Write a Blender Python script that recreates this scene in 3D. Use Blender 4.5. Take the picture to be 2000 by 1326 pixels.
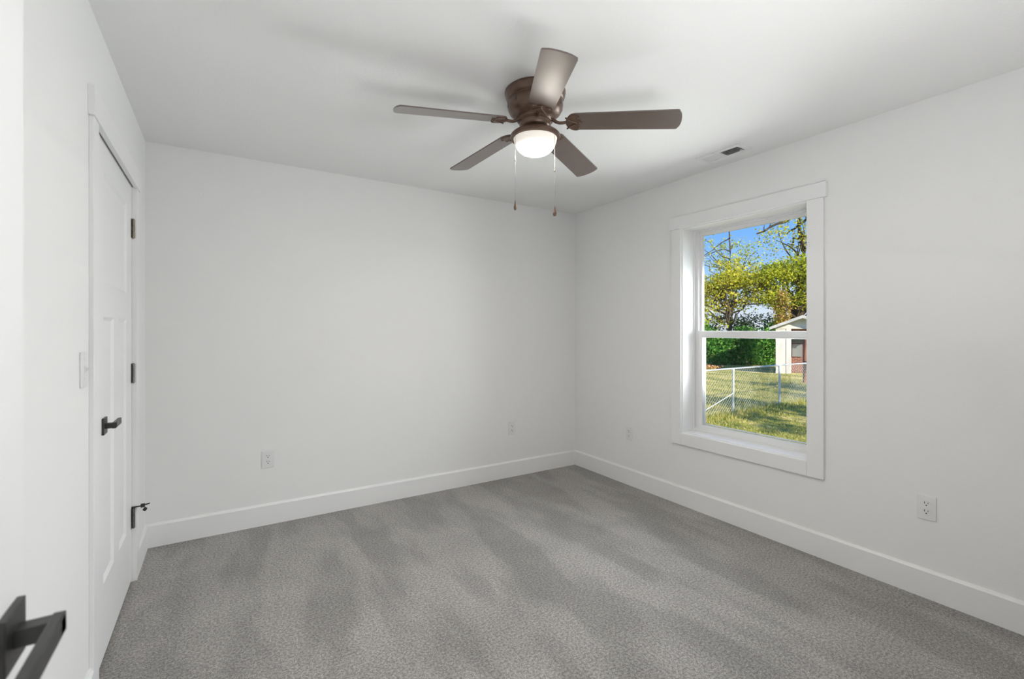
import bpy, bmesh, math, random
import numpy as np
from mathutils import Vector, Matrix

for o in list(bpy.data.objects):
    bpy.data.objects.remove(o)
scn = bpy.context.scene
COL = scn.collection
R = math.radians
random.seed(7)
rng = np.random.default_rng(11)

# ------------------------------------------------------------------ camera
cam_d = bpy.data.cameras.new('camera')
cam = bpy.data.objects.new('camera', cam_d)
COL.objects.link(cam)
cam.location = (0.3877, -3.5388, 1.3093)
cam.rotation_euler = (R(90), 0, -0.5575)
cam_d.sensor_fit = 'HORIZONTAL'
cam_d.sensor_width = 36.0
cam_d.lens = 910.6 / 2000 * 36.0
cam_d.shift_y = -18.7 / 2000
cam_d.clip_start = 0.02
cam_d.clip_end = 500
cam_d.dof.use_dof = True
cam_d.dof.focus_distance = 3.4
cam_d.dof.aperture_fstop = 4.0
scn.camera = cam

# ------------------------------------------------------------------ view, world, sun
vs = scn.view_settings
vs.view_transform = 'Standard'
vs.look = 'None'
vs.exposure = 0.0
vs.gamma = 1.0
vs.use_curve_mapping = False

BOWL_HOT = 1120.0       # fan lamp
HALL_POWER = 80.0      # added fill light in the unseen hall
SUN = 8.0
SKY = 1.05
CEILING_FILL = 13.0           # added fill light aimed up at the ceiling, source unseen
WINDOW_FILL = 35.5    # added fill light shining in at the window, on top of sun and sky

world = bpy.data.worlds.new('sky')
scn.world = world
world.use_nodes = True
wt = world.node_tree
wt.nodes.clear()
wo = wt.nodes.new('ShaderNodeOutputWorld')
bg = wt.nodes.new('ShaderNodeBackground')
tc = wt.nodes.new('ShaderNodeTexCoord')
sx = wt.nodes.new('ShaderNodeSeparateXYZ')
cr = wt.nodes.new('ShaderNodeValToRGB')
wt.links.new(tc.outputs['Generated'], sx.inputs[0])
wt.links.new(sx.outputs['Z'], cr.inputs[0])
wt.links.new(cr.outputs[0], bg.inputs[0])
wt.links.new(bg.outputs[0], wo.inputs[0])
bg.inputs[1].default_value = SKY


def lin(r, g, b):
    def f(c):
        c /= 255.0
        return c / 12.92 if c <= 0.04045 else ((c + 0.055) / 1.055) ** 2.4
    return (f(r), f(g), f(b), 1.0)


e = cr.color_ramp.elements
e[0].position = 0.0
e[0].color = lin(222, 230, 240)
e[1].position = 1.0
e[1].color = lin(60, 120, 215)
for p, c in [(0.04, (216, 230, 246)), (0.10, (168, 210, 255)), (0.18, (128, 186, 255)), (0.5, (95, 155, 245))]:
    q = e.new(p)
    q.color = lin(*c)

sun_d = bpy.data.lights.new('sun', 'SUN')
sun_d.energy = SUN
sun_d.angle = R(0.53)
sun_d.color = (1.0, 0.9, 0.72)
sun = bpy.data.objects.new('sun', sun_d)
COL.objects.link(sun)
sun.rotation_euler = Vector((0.06, 0.95, -0.45)).to_track_quat('-Z', 'Y').to_euler()

win_d = bpy.data.lights.new('window_fill_light', 'AREA')  # added fill light outside the glass, lifts the room above its real daylight
win_d.shape = 'RECTANGLE'
win_d.size = 0.86
win_d.size_y = 1.50
win_d.energy = WINDOW_FILL
win_d.color = (0.94, 0.985, 1.0)
win_d.spread = R(130)
win_l = bpy.data.objects.new('window_fill_light', win_d)
COL.objects.link(win_l)
win_l.location = (3.60, -1.69, 1.304)
win_l.rotation_euler = (0, R(90), 0)

fl_d = bpy.data.lights.new('ceiling_fill_light', 'AREA')  # added fill light out of view, brightens the room off the ceiling
fl_d.shape = 'RECTANGLE'
fl_d.size = 1.3
fl_d.size_y = 0.25
fl_d.energy = CEILING_FILL
fl_d.spread = R(170)
fl = bpy.data.objects.new('ceiling_fill_light', fl_d)
COL.objects.link(fl)
fl.location = (1.5, -3.34, 1.0)
fl.rotation_euler = (R(180), 0, 0)


# ------------------------------------------------------------------ helpers
def tag(o, label=None, cat=None, group=None, kind=None):
    if label: o['label'] = label
    if cat: o['category'] = cat
    if group: o['group'] = group
    if kind: o['kind'] = kind
    return o


def empty(name, loc=(0, 0, 0)):
    o = bpy.data.objects.new(name, None)
    o.location = loc
    o.empty_display_size = 0.1
    COL.objects.link(o)
    return o


def build(name, bm, m, parent=None, smooth=None, local=False):
    """link a bmesh given in world metres; a child keeps its world place"""
    me = bpy.data.meshes.new(name)
    bmesh.ops.recalc_face_normals(bm, faces=bm.faces[:])
    bm.to_mesh(me)
    bm.free()
    o = bpy.data.objects.new(name, me)
    COL.objects.link(o)
    for k in (m if isinstance(m, (list, tuple)) else [m]):
        me.materials.append(k)
    if smooth is not None:
        for p in me.polygons:
            p.use_smooth = True
        try:
            me.set_sharp_from_angle(angle=R(smooth))
        except Exception:
            pass
    if parent is not None:
        o.parent = parent
        if not local:
            off = Vector((0, 0, 0))
            q = parent
            while q is not None:
                off += q.location
                q = q.parent
            me.transform(Matrix.Translation(-off))
    return o


def structure(name, bm, m, smooth=None):
    return tag(build(name, bm, m, None, smooth), kind='structure')


def merge(bm, src, mat=None):
    if mat is not None:
        bmesh.ops.transform(src, matrix=mat, verts=src.verts[:])
    me = bpy.data.meshes.new('t')
    src.to_mesh(me)
    src.free()
    bm.from_mesh(me)
    bpy.data.meshes.remove(me)


def box(bm, x, y, z, bev=0.0, seg=2, mat=None, mi=0):
    b = bmesh.new()
    bmesh.ops.create_cube(b, size=1.0)
    for v in b.verts:
        v.co = Vector((x[0] + (v.co.x + .5) * (x[1] - x[0]), y[0] + (v.co.y + .5) * (y[1] - y[0]), z[0] + (v.co.z + .5) * (z[1] - z[0])))
    if bev > 0:
        bmesh.ops.bevel(b, geom=b.edges[:], offset=bev, segments=seg, profile=0.6, affect='EDGES')
    for f in b.faces:
        f.material_index = mi
    merge(bm, b, mat)
    return bm


def bx(x, y, z, bev=0.0, seg=2):
    return box(bmesh.new(), x, y, z, bev, seg)


def lathe(bm, prof, c=(0, 0, 0), n=48, axis=None, caps=True):
    """prof: list of (r, z)"""
    b = bmesh.new()
    rings = []
    for r, z in prof:
        if r < 1e-6:
            rings.append([b.verts.new((0, 0, z))])
        else:
            rings.append([b.verts.new((r * math.cos(2 * math.pi * i / n), r * math.sin(2 * math.pi * i / n), z)) for i in range(n)])
    for a, d in zip(rings[:-1], rings[1:]):
        for i in range(n):
            j = (i + 1) % n
            if len(a) == 1 and len(d) == 1:
                continue
            if len(a) == 1:
                b.faces.new((a[0], d[i], d[j]))
            elif len(d) == 1:
                b.faces.new((a[i], a[j], d[0]))
            else:
                b.faces.new((a[i], a[j], d[j], d[i]))
    if caps:
        for q in (rings[0], rings[-1]):
            if len(q) > 2:
                b.faces.new(q)
    M = Matrix.Translation(Vector(c))
    if axis is not None:
        M = M @ Vector((0, 0, 1)).rotation_difference(Vector(axis)).to_matrix().to_4x4()
    merge(bm, b, M)
    return bm


def tube(bm, pts, rad, n=8, cap=True):
    pts = [Vector(p) for p in pts]
    if not isinstance(rad, (list, tuple)):
        rad = [rad] * len(pts)
    rings = []
    up = Vector((0, 0, 1))
    for i, p in enumerate(pts):
        t = (pts[min(i + 1, len(pts) - 1)] - pts[max(i - 1, 0)]).normalized()
        a = t.cross(up)
        if a.length < 1e-3:
            a = t.cross(Vector((1, 0, 0)))
        a.normalize()
        d = t.cross(a).normalized()
        rings.append([bm.verts.new(p + rad[i] * (math.cos(2 * math.pi * k / n) * a + math.sin(2 * math.pi * k / n) * d)) for k in range(n)])
    for a, d in zip(rings[:-1], rings[1:]):
        for k in range(n):
            bm.faces.new((a[k], a[(k + 1) % n], d[(k + 1) % n], d[k]))
    if cap:
        bm.faces.new(rings[0])
        bm.faces.new(rings[-1])
    return bm


def prism(bm, poly, ext, mat=None):
    """extrude a closed polygon of 3-D points by the vector ext"""
    b = bmesh.new()
    a = [b.verts.new(p) for p in poly]
    d = [b.verts.new(Vector(p) + Vector(ext)) for p in poly]
    b.faces.new(a)
    b.faces.new(d[::-1])
    n = len(a)
    for i in range(n):
        b.faces.new((a[i], a[(i + 1) % n], d[(i + 1) % n], d[i]))
    merge(bm, b, mat)
    return bm


def quads(name, V, m, parent=None, F=4):
    """numpy leaf / blade mesh: V is (n*F, 3)"""
    n = len(V) // F
    me = bpy.data.meshes.new(name)
    me.vertices.add(n * F)
    me.vertices.foreach_set('co', V.astype(np.float32).ravel())
    me.loops.add(n * F)
    me.loops.foreach_set('vertex_index', np.arange(n * F, dtype=np.int32))
    me.polygons.add(n)
    me.polygons.foreach_set('loop_start', np.arange(0, n * F, F, dtype=np.int32))
    me.update(calc_edges=True)
    me.validate()
    me.materials.append(m)
    o = bpy.data.objects.new(name, me)
    COL.objects.link(o)
    if parent is not None:
        o.parent = parent
        me.transform(Matrix.Translation(-parent.location))
    return o


# ------------------------------------------------------------------ materials
def mat(name, col, rough=0.5, metal=0.0, bump=None, spec=None, noise=None):
    """bump: (scale, distance, detail); noise: (scale, colour2, lo, hi, stretch)"""
    m = bpy.data.materials.new(name)
    m.use_nodes = True
    nt = m.node_tree
    b = nt.nodes['Principled BSDF']
    b.inputs['Base Color'].default_value = col
    b.inputs['Roughness'].default_value = rough
    b.inputs['Metallic'].default_value = metal
    if spec is not None:
        b.inputs['Specular IOR Level'].default_value = spec
    t = nt.nodes.new('ShaderNodeTexCoord')
    if noise:
        mp = nt.nodes.new('ShaderNodeMapping')
        mp.inputs['Scale'].default_value = noise[4] if len(noise) > 4 else (1, 1, 1)
        nz = nt.nodes.new('ShaderNodeTexNoise')
        nz.inputs['Scale'].default_value = noise[0]
        nz.inputs['Detail'].default_value = 5
        rp = nt.nodes.new('ShaderNodeValToRGB')
        rp.color_ramp.elements[0].position = noise[2]
        rp.color_ramp.elements[1].position = noise[3]
        rp.color_ramp.elements[0].color = col
        rp.color_ramp.elements[1].color = noise[1]
        nt.links.new(t.outputs['Object'], mp.inputs[0])
        nt.links.new(mp.outputs[0], nz.inputs['Vector'])
        nt.links.new(nz.outputs['Fac'], rp.inputs[0])
        nt.links.new(rp.outputs[0], b.inputs['Base Color'])
    if bump:
        nb = nt.nodes.new('ShaderNodeTexNoise')
        nb.inputs['Scale'].default_value = bump[0]
        nb.inputs['Detail'].default_value = bump[2]
        bp = nt.nodes.new('ShaderNodeBump')
        bp.inputs['Strength'].default_value = bump[3] if len(bump) > 3 else 0.4
        bp.inputs['Distance'].default_value = bump[1]
        nt.links.new(t.outputs['Object'], nb.inputs['Vector'])
        nt.links.new(nb.outputs['Fac'], bp.inputs['Height'])
        nt.links.new(bp.outputs[0], b.inputs['Normal'])
    return m


WALL = mat('wall_paint', (0.885, 0.885, 0.88, 1), 0.75, bump=(160, 0.002, 3, 0.25), spec=0.2)
CEIL = mat('ceiling_paint', (0.91, 0.91, 0.905, 1), 0.85, bump=(90, 0.003, 4, 0.35), spec=0.15)
TRIM = mat('trim_paint', (0.89, 0.89, 0.89, 1), 0.35, spec=0.35)
DOORP = mat('door_paint', (0.89, 0.89, 0.89, 1), 0.4, spec=0.35)
VINYL = mat('white_vinyl', (0.86, 0.86, 0.86, 1), 0.3, spec=0.4)
PLASTIC = mat('white_plastic', (0.83, 0.83, 0.83, 1), 0.3, spec=0.4)
SLOT = mat('dark_slot', (0.06, 0.06, 0.06, 1), 0.6)
BLACK = mat('black_metal', (0.030, 0.030, 0.030, 1), 0.36, 0.25, noise=(40, (0.040, 0.039, 0.038, 1), .4, .6), spec=0.7)
BRONZE = mat('fan_bronze', lin(108, 85, 71), 0.34, 0.35, noise=(30, lin(96, 74, 61), .35, .65), spec=0.6)
HINGE = mat('satin_hinge_metal', (0.30, 0.27, 0.23, 1), 0.35, 0.85)
DHINGE = mat('dark_hinge_metal', (0.24, 0.235, 0.23, 1), 0.36, 0.8)
CHAIN = mat('chain_metal', (0.30, 0.29, 0.28, 1), 0.35, 0.8)
GALV = mat('galvanised_steel', (0.62, 0.66, 0.68, 1), 0.4, 0.35)
RUBBER = mat('black_rubber', (0.02, 0.02, 0.02, 1), 0.7)
DUCT = mat('galvanised_duct', (0.75, 0.75, 0.75, 1), 0.6)

BLADE = mat('fan_blade_brown', lin(92, 74, 65), 0.33, 0.0, noise=(14, lin(83, 66, 57), .35, .65, (1, 1, 1)), spec=0.95)
BLADE.node_tree.nodes['Principled BSDF'].inputs['Coat Weight'].default_value = 1.0
BLADE.node_tree.nodes['Principled BSDF'].inputs['Coat Roughness'].default_value = 0.30


def glass_mat():
    m = bpy.data.materials.new('window_glass')
    m.use_nodes = True
    nt = m.node_tree
    nt.nodes.clear()
    o = nt.nodes.new('ShaderNodeOutputMaterial')
    mx = nt.nodes.new('ShaderNodeMixShader')
    tr = nt.nodes.new('ShaderNodeBsdfTransparent')
    tr.inputs[0].default_value = (0.985, 0.99, 0.99, 1)
    gl = nt.nodes.new('ShaderNodeBsdfGlossy')
    gl.inputs['Roughness'].default_value = 0.0
    gl.inputs['Color'].default_value = (0.8, 0.8, 0.8, 1)
    fr = nt.nodes.new('ShaderNodeFresnel')
    fr.inputs[0].default_value = 1.2
    nt.links.new(fr.outputs[0], mx.inputs[0])
    nt.links.new(tr.outputs[0], mx.inputs[1])
    nt.links.new(gl.outputs[0], mx.inputs[2])
    nt.links.new(mx.outputs[0], o.inputs[0])
    return m


GLASS = glass_mat()


def carpet_mat():
    m = bpy.data.materials.new('grey_carpet')
    m.use_nodes = True
    nt = m.node_tree
    L = nt.links
    b = nt.nodes['Principled BSDF']
    b.inputs['Roughness'].default_value = 1.0
    b.inputs['Specular IOR Level'].default_value = 0.0
    b.inputs['Sheen Weight'].default_value = 0.25
    b.inputs['Sheen Roughness'].default_value = 0.6
    t = nt.nodes.new('ShaderNodeTexCoord')

    def noise(scale, detail, sc=(1, 1, 1), rot=(0, 0, 0), dist=0.0):
        mp = nt.nodes.new('ShaderNodeMapping')
        mp.inputs['Scale'].default_value = sc
        mp.inputs['Rotation'].default_value = rot
        nz = nt.nodes.new('ShaderNodeTexNoise')
        nz.inputs['Scale'].default_value = scale
        nz.inputs['Detail'].default_value = detail
        nz.inputs['Distortion'].default_value = dist
        L.new(t.outputs['Object'], mp.inputs[0])
        L.new(mp.outputs[0], nz.inputs['Vector'])
        return nz.outputs['Fac']

    def ramp(src, p0, c0, p1, c1):
        r = nt.nodes.new('ShaderNodeValToRGB')
        r.color_ramp.elements[0].position = p0
        r.color_ramp.elements[0].color = c0
        r.color_ramp.elements[1].position = p1
        r.color_ramp.elements[1].color = c1
        L.new(src, r.inputs[0])
        return r.outputs[0]

    def mixc(a, c, fac, mode='MULTIPLY'):
        x = nt.nodes.new('ShaderNodeMix')
        x.data_type = 'RGBA'
        x.blend_type = mode
        x.inputs[0].default_value = fac
        L.new(a, x.inputs[6])
        L.new(c, x.inputs[7])
        return x.outputs[2]

    g = lambda v: (v, v, v, 1)
    fine = noise(260, 3)
    mid = noise(95, 3)
    # pile brushed in lanes by the vacuum: lanes run along the room, with ragged ends
    lanes = noise(1.0, 4, (4.0, 1.15, 1), (0, 0, R(4)), 0.15)
    patch = noise(2.6, 4, (1, 1, 1), (0, 0, 0), 0.3)
    yarn = ramp(fine, 0.32, (0.21, 0.199, 0.186, 1), 0.68, (0.69, 0.664, 0.634, 1))
    yarn = mixc(yarn, ramp(mid, 0.36, g(0.55), 0.64, g(1.08)), 1.0)
    yarn = mixc(yarn, ramp(lanes, 0.44, g(0.83), 0.56, g(1.07)), 1.0)
    yarn = mixc(yarn, ramp(patch, 0.35, g(0.88), 0.65, g(1.05)), 1.0)
    L.new(yarn, b.inputs['Base Color'])
    bp = nt.nodes.new('ShaderNodeBump')
    bp.inputs['Strength'].default_value = 0.9
    bp.inputs['Distance'].default_value = 0.006
    ad = nt.nodes.new('ShaderNodeMath')
    ad.operation = 'ADD'
    L.new(fine, ad.inputs[0])
    L.new(mid, ad.inputs[1])
    L.new(ad.outputs[0], bp.inputs['Height'])
    L.new(bp.outputs[0], b.inputs['Normal'])
    return m


CARPET = carpet_mat()


def leaf_mat(name, cols, trans=0.45, rough=0.55):
    m = bpy.data.materials.new(name)
    m.use_nodes = True
    nt = m.node_tree
    nt.nodes.clear()
    o = nt.nodes.new('ShaderNodeOutputMaterial')
    g = nt.nodes.new('ShaderNodeNewGeometry')
    r = nt.nodes.new('ShaderNodeValToRGB')
    el = r.color_ramp.elements
    el[0].position = 0
    el[0].color = cols[0]
    el[1].position = 1
    el[1].color = cols[-1]
    for i, c in enumerate(cols[1:-1]):
        q = el.new((i + 1) / (len(cols) - 1))
        q.color = c
    d = nt.nodes.new('ShaderNodeBsdfDiffuse')
    t = nt.nodes.new('ShaderNodeBsdfTranslucent')
    mx = nt.nodes.new('ShaderNodeMixShader')
    mx.inputs[0].default_value = trans
    nt.links.new(g.outputs['Random Per Island'], r.inputs[0])
    nt.links.new(r.outputs[0], d.inputs[0])
    nt.links.new(r.outputs[0], t.inputs[0])
    nt.links.new(d.outputs[0], mx.inputs[1])
    nt.links.new(t.outputs[0], mx.inputs[2])
    nt.links.new(mx.outputs[0], o.inputs[0])
    return m


LEAF_Y = leaf_mat('yellow_green_leaves', [lin(150, 160, 45), lin(225, 220, 75), lin(180, 190, 60), lin(240, 222, 105), lin(120, 138, 50)], .42)
LEAF_G = leaf_mat('fresh_green_leaves', [lin(130, 155, 45), lin(205, 212, 70), lin(165, 180, 55), lin(222, 212, 85), lin(105, 130, 48)], .42)
LEAF_D = leaf_mat('dark_green_leaves', [lin(70, 130, 60), lin(115, 175, 80), lin(85, 145, 70), lin(140, 190, 90), lin(62, 118, 60)], 0.4)
LEAF_O = leaf_mat('olive_leaves', [lin(85, 105, 60), lin(125, 140, 80), lin(75, 95, 58), lin(150, 160, 95)], 0.35)
LEAF_R = leaf_mat('autumn_leaves', [lin(150, 150, 60), lin(250, 195, 150), lin(140, 150, 55), lin(205, 180, 85), lin(175, 165, 65), lin(125, 140, 50)])
LEAF_T = leaf_mat('dry_leaves', [lin(190, 140, 95), lin(230, 190, 140), lin(160, 115, 75)], 0.2)
BARK = mat('grey_bark', lin(92, 80, 66), 0.9, noise=(6, lin(64, 54, 44), .35, .65, (1, 1, .3)), bump=(20, .02, 4))
GRASSB = leaf_mat('grass_blades', [lin(150, 165, 75), lin(215, 205, 120), lin(125, 148, 62), lin(240, 222, 160), lin(165, 180, 85), lin(225, 205, 135)], 0.5)

# ------------------------------------------------------------------ room shell
W = 3.318      # right wall plane
H = 2.44       # ceiling
YF = -3.49     # front wall plane (the wall with the open door)
Y0, Y1 = -2.132, -1.248          # window opening in the right wall
Z0, Z1 = 0.540, 2.068
DY0, DY1 = -1.322, -0.435        # closet door opening in the left wall
DTOP = 2.085

bm = bmesh.new()
box(bm, (-0.12, W + .2), (YF - .12, 0.12), (-0.12, 0.0))
structure('floor', bm, CARPET)

VX0, VX1, VY0, VY1 = 3.062, 3.178, -1.842, -1.588    # hole for the ceiling vent
bm = bmesh.new()
box(bm, (-0.12, VX0), (YF - .12, .12), (H, H + .12))
box(bm, (VX1, W + .2), (YF - .12, .12), (H, H + .12))
box(bm, (VX0, VX1), (YF - .12, VY0), (H, H + .12))
box(bm, (VX0, VX1), (VY1, .12), (H, H + .12))
structure('ceiling', bm, CEIL)

structure('wall_back', bx((-0.12, W + .2), (0, .12), (0, H)), WALL)

bm = bmesh.new()
XO = W + .205
box(bm, (W, XO), (YF - .12, Y0 - .012), (-.9, H))
box(bm, (W, XO), (Y1 + .012, 0), (-.9, H))
box(bm, (W, XO), (Y0 - .012, Y1 + .012), (-.9, Z0 - .012))
box(bm, (W, XO), (Y0 - .012, Y1 + .012), (Z1 + .012, H))
structure('wall_right', bm, WALL)

bm = bmesh.new()
box(bm, (-.12, 0), (YF - .12, DY0 - .012), (0, H))
box(bm, (-.12, 0), (DY1 + .012, 0), (0, H))
box(bm, (-.12, 0), (DY0 - .012, DY1 + .012), (DTOP + .02, H))
structure('wall_left', bm, WALL)

# closet behind the panel door
bm = bmesh.new()
box(bm, (-.84, -.74), (-1.75, -.1), (0, H))
box(bm, (-.74, -.12), (-1.75, -1.65), (0, H))
box(bm, (-.74, -.12), (-.2, -.1), (0, H))
box(bm, (-.84, -.12), (-1.75, -.1), (H, H + .12))
box(bm, (-.84, -.12), (-1.75, -.1), (-.12, 0))
structure('wall_closet', bm, WALL)

# front wall with the doorway the camera looks through
DX0, DX1 = 0.135, 0.925
bm = bmesh.new()
box(bm, (0, DX0), (YF - .12, YF), (0, H))
box(bm, (DX1, W), (YF - .12, YF), (0, H))
box(bm, (DX0, DX1), (YF - .12, YF), (2.06, H))
structure('wall_front', bm, WALL)

# hall beyond the doorway
HX0, HX1, HY0 = -1.6, 2.6, -5.3
bm = bmesh.new()
box(bm, (HX0 - .1, HX1 + .1), (HY0 - .1, YF - .12), (-.12, 0))
structure('floor_hall', bm, CARPET)
structure('ceiling_hall', bx((HX0 - .1, HX1 + .1), (HY0 - .1, YF - .12), (H, H + .12)), CEIL)
bm = bmesh.new()
box(bm, (HX0 - .1, HX1 + .1), (HY0 - .1, HY0), (0, H))
box(bm, (HX0 - .1, HX0), (HY0, YF - .12), (0, H))
box(bm, (HX1, HX1 + .1), (HY0, YF - .12), (0, H))
box(bm, (HX0, -.12), (YF - .12, YF), (0, H))
structure('wall_hall', bm, WALL)


# ------------------------------------------------------------------ baseboards
def board_profile(t=.014, h=.141):
    return [(0, 0), (t, 0), (t, h - .012), (t * .55, h - .003), (t * .45, h), (0, h)]


def baseboard(name, a, b, inward):
    """run from a to b along the wall; inward = unit normal into the room"""
    a = Vector((a[0], a[1], 0)); b = Vector((b[0], b[1], 0)); n = Vector((inward[0], inward[1], 0))
    bm = bmesh.new()
    prism(bm, [a + n * d + Vector((0, 0, z)) for d, z in board_profile()], b - a)
    return structure(name, bm, TRIM)


baseboard('baseboard_back', (0, 0), (W, 0), (0, -1))
baseboard('baseboard_right', (W, YF), (W, -.014), (-1, 0))
bm = bmesh.new()
for a, b in [((0, YF), (0, -1.405)), ((0, -.350), (0, -.014))]:
    a = Vector((a[0], a[1], 0)); b = Vector((b[0], b[1], 0))
    prism(bm, [a + Vector((d, 0, z)) for d, z in board_profile()], b - a)
structure('baseboard_left', bm, TRIM)
baseboard('baseboard_front', (DX1 + .09, YF), (W - .014, YF), (0, 1))

# ------------------------------------------------------------------ window
win = tag(empty('window_1', (W, (Y0 + Y1) / 2, Z0)), kind='structure')
xc = W - .018
build('head_casing', bx((W - .024, W), (-2.237, -1.150), (Z1, 2.155), .002), TRIM, win)
build('side_casing', bx((xc, W), (-2.222, Y0), (.453, Z1), .002), TRIM, win)
build('side_casing', bx((xc, W), (Y1, -1.163), (.453, Z1), .002), TRIM, win)
build('bottom_casing', bx((xc, W), (Y0 + .0005, Y1 - .0005), (.453, Z0), .002), TRIM, win)
bm = bmesh.new()
jx0, jx1 = W - .002, 3.441
box(bm, (jx0, jx1), (Y1 - .007, Y1 + .012), (Z0 - .012, Z1 + .012), .0015)
box(bm, (jx0, jx1), (Y0 - .012, Y0 + .007), (Z0 - .012, Z1 + .012), .0015)
box(bm, (jx0, jx1), (Y0 + .007, Y1 - .007), (Z0 - .012, Z0 + .008), .0015)
box(bm, (jx0, jx1), (Y0 + .007, Y1 - .007), (Z1 - .008, Z1 + .012), .0015)
build('jamb', bm, TRIM, win)


def ring(bm, x, y, z, wy, wz0, wz1, bev=.003):
    box(bm, x, (y[0], y[0] + wy), z, bev)
    box(bm, x, (y[1] - wy, y[1]), z, bev)
    box(bm, x, (y[0] + wy - .001, y[1] - wy + .001), (z[0], z[0] + wz0), bev)
    box(bm, x, (y[0] + wy - .001, y[1] - wy + .001), (z[1] - wz1, z[1]), bev)


bm = bmesh.new()
ring(bm, (3.441, 3.525), (Y0 - .01, Y1 + .01), (Z0 - .01, Z1 + .01), .024, .026, .024)
ring(bm, (3.462, 3.525), (Y0 + .004, Y1 - .004), (Z0 + .004, Z1 - .004), .032, .022, .018)
# stepped sill tracks
box(bm, (3.447, 3.470), (Y0 + .014, Y1 - .014), (Z0 + .016, Z0 + .028), .002)
build('frame', bm, VINYL, win)

bm = bmesh.new()
ring(bm, (3.452, 3.480), (-2.092, -1.288), (.562, 1.302), .034, .034, .050)
box(bm, (3.449, 3.453), (-2.06, -1.32), (1.262, 1.290), .001)
lo = build('lower_sash', bm, VINYL, win)
build('pane', bx((3.464, 3.468), (-2.062, -1.318), (.592, 1.256)), GLASS, lo)
bm = bmesh.new()
ring(bm, (3.484, 3.512), (-2.106, -1.268), (1.255, 2.056), .031, .045, .034)
up = build('upper_sash', bm, VINYL, win)
build('pane', bx((3.496, 3.500), (-2.078, -1.296), (1.296, 2.026)), GLASS, up)
bm = bmesh.new()
box(bm, (3.474, 3.485), (-2.05, -1.33), (.600, .606))
box(bm, (3.474, 3.485), (-1.332, -1.326), (.600, 1.25))
build('glazing_bead', bm, VINYL, lo)


# ------------------------------------------------------------------ doors
def panel_door_bm(xf, sgn, t, y, z, panels, rec=.009, bev=.016):
    """leaf whose face at x=xf looks along sgn*x, with recessed bevelled panels; real thickness t"""
    bm = bmesh.new()
    ys = sorted({y[0], y[1]} | {p[0] for p in panels} | {p[1] for p in panels})
    zs = sorted({z[0], z[1]} | {p[2] for p in panels} | {p[3] for p in panels})
    key = {}

    def v(a, b):
        k = (round(a, 5), round(b, 5))
        if k not in key:
            key[k] = bm.verts.new((xf, a, b))
        return key[k]
    for i in range(len(ys) - 1):
        for j in range(len(zs) - 1):
            cy, cz = (ys[i] + ys[i + 1]) / 2, (zs[j] + zs[j + 1]) / 2
            if any(p[0] < cy < p[1] and p[2] < cz < p[3] for p in panels):
                continue
            bm.faces.new((v(ys[i], zs[j]), v(ys[i + 1], zs[j]), v(ys[i + 1], zs[j + 1]), v(ys[i], zs[j + 1])))
    for p in panels:
        ya = [q for q in ys if p[0] <= q <= p[1]]
        za = [q for q in zs if p[2] <= q <= p[3]]
        loop = [(a, p[2]) for a in ya] + [(p[1], b) for b in za[1:]] + [(a, p[3]) for a in ya[::-1][1:]] + [(p[0], b) for b in za[::-1][1:-1]]
        outer = [v(a, b) for a, b in loop]
        inner = []
        for a, b in loop:
            a2 = min(max(a, p[0] + bev), p[1] - bev)
            b2 = min(max(b, p[2] + bev), p[3] - bev)
            inner.append(bm.verts.new((xf - sgn * rec, a2, b2)))
        n = len(outer)
        for k in range(n):
            try:
                bm.faces.new((outer[k], outer[(k + 1) % n], inner[(k + 1) % n], inner[k]))
            except ValueError:
                pass
        bm.faces.new(inner)
    # body
    xb = xf - sgn * t
    b = [bm.verts.new((xb, y[0], z[0])), bm.verts.new((xb, y[1], z[0])), bm.verts.new((xb, y[1], z[1])), bm.verts.new((xb, y[0], z[1]))]
    bm.faces.new(b)
    # edges, kept simple: one quad per side fan
    for a, c, sel in [(b[0], b[1], lambda q: abs(q.co.z - z[0]) < 1e-5), (b[1], b[2], lambda q: abs(q.co.y - y[1]) < 1e-5), (b[2], b[3], lambda q: abs(q.co.z - z[1]) < 1e-5), (b[3], b[0], lambda q: abs(q.co.y - y[0]) < 1e-5)]:
        run = [q for q in key.values() if sel(q)]
        ax = (c.co - a.co)
        run.sort(key=lambda q: (q.co - a.co).dot(ax))
        bm.faces.new([a] + run + [c])
    return bm


def lever_set(parent, x, y, z, sgn, toward, reach=.052, length=.115):
    """square rose, square stem and a flat lever bar pointing along +-y"""
    h = build('lever_handle', bx(sorted((x, x + sgn * .008)), (y - .0325, y + .0325), (z - .0325, z + .0325), .0015), BLACK, parent)
    bm = bmesh.new()
    box(bm, sorted((x + sgn * .006, x + sgn * reach)), (y - .0105, y + .0105), (z - .0105, z + .0105), .0012)
    build('stem', bm, BLACK, h)
    bm = bmesh.new()
    box(bm, sorted((x + sgn * (reach - .012), x + sgn * reach)), sorted((y - toward * .011, y + toward * length)), (z - .012, z + .012), .0015)
    build('lever_bar', bm, BLACK, h)
    return h


def hinge(parent, x, y, z0, z1, m):
    bm = bmesh.new()
    r = .0072
    k = (z1 - z0) / 3
    for i in range(3):
        lathe(bm, [(r * .8, z0 + i * k + .0006), (r, z0 + i * k + .0014), (r, z0 + (i + 1) * k - .0014), (r * .8, z0 + (i + 1) * k - .0006)], (x, y, 0), 14)
    lathe(bm, [(r * .55, z0 - .003), (r * .55, z1 + .003)], (x, y, 0), 12)
    h = build('hinge', bm, m, parent, 40)
    bm = bmesh.new()
    box(bm, (x - .009, x - .0065), (y - .024, y - .002), (z0, z1), .0005)
    box(bm, (x - .009, x + .010), (y + .0035, y + .006), (z0, z1), .0005)
    build('hinge_leaf', bm, m, h)
    return h


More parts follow.
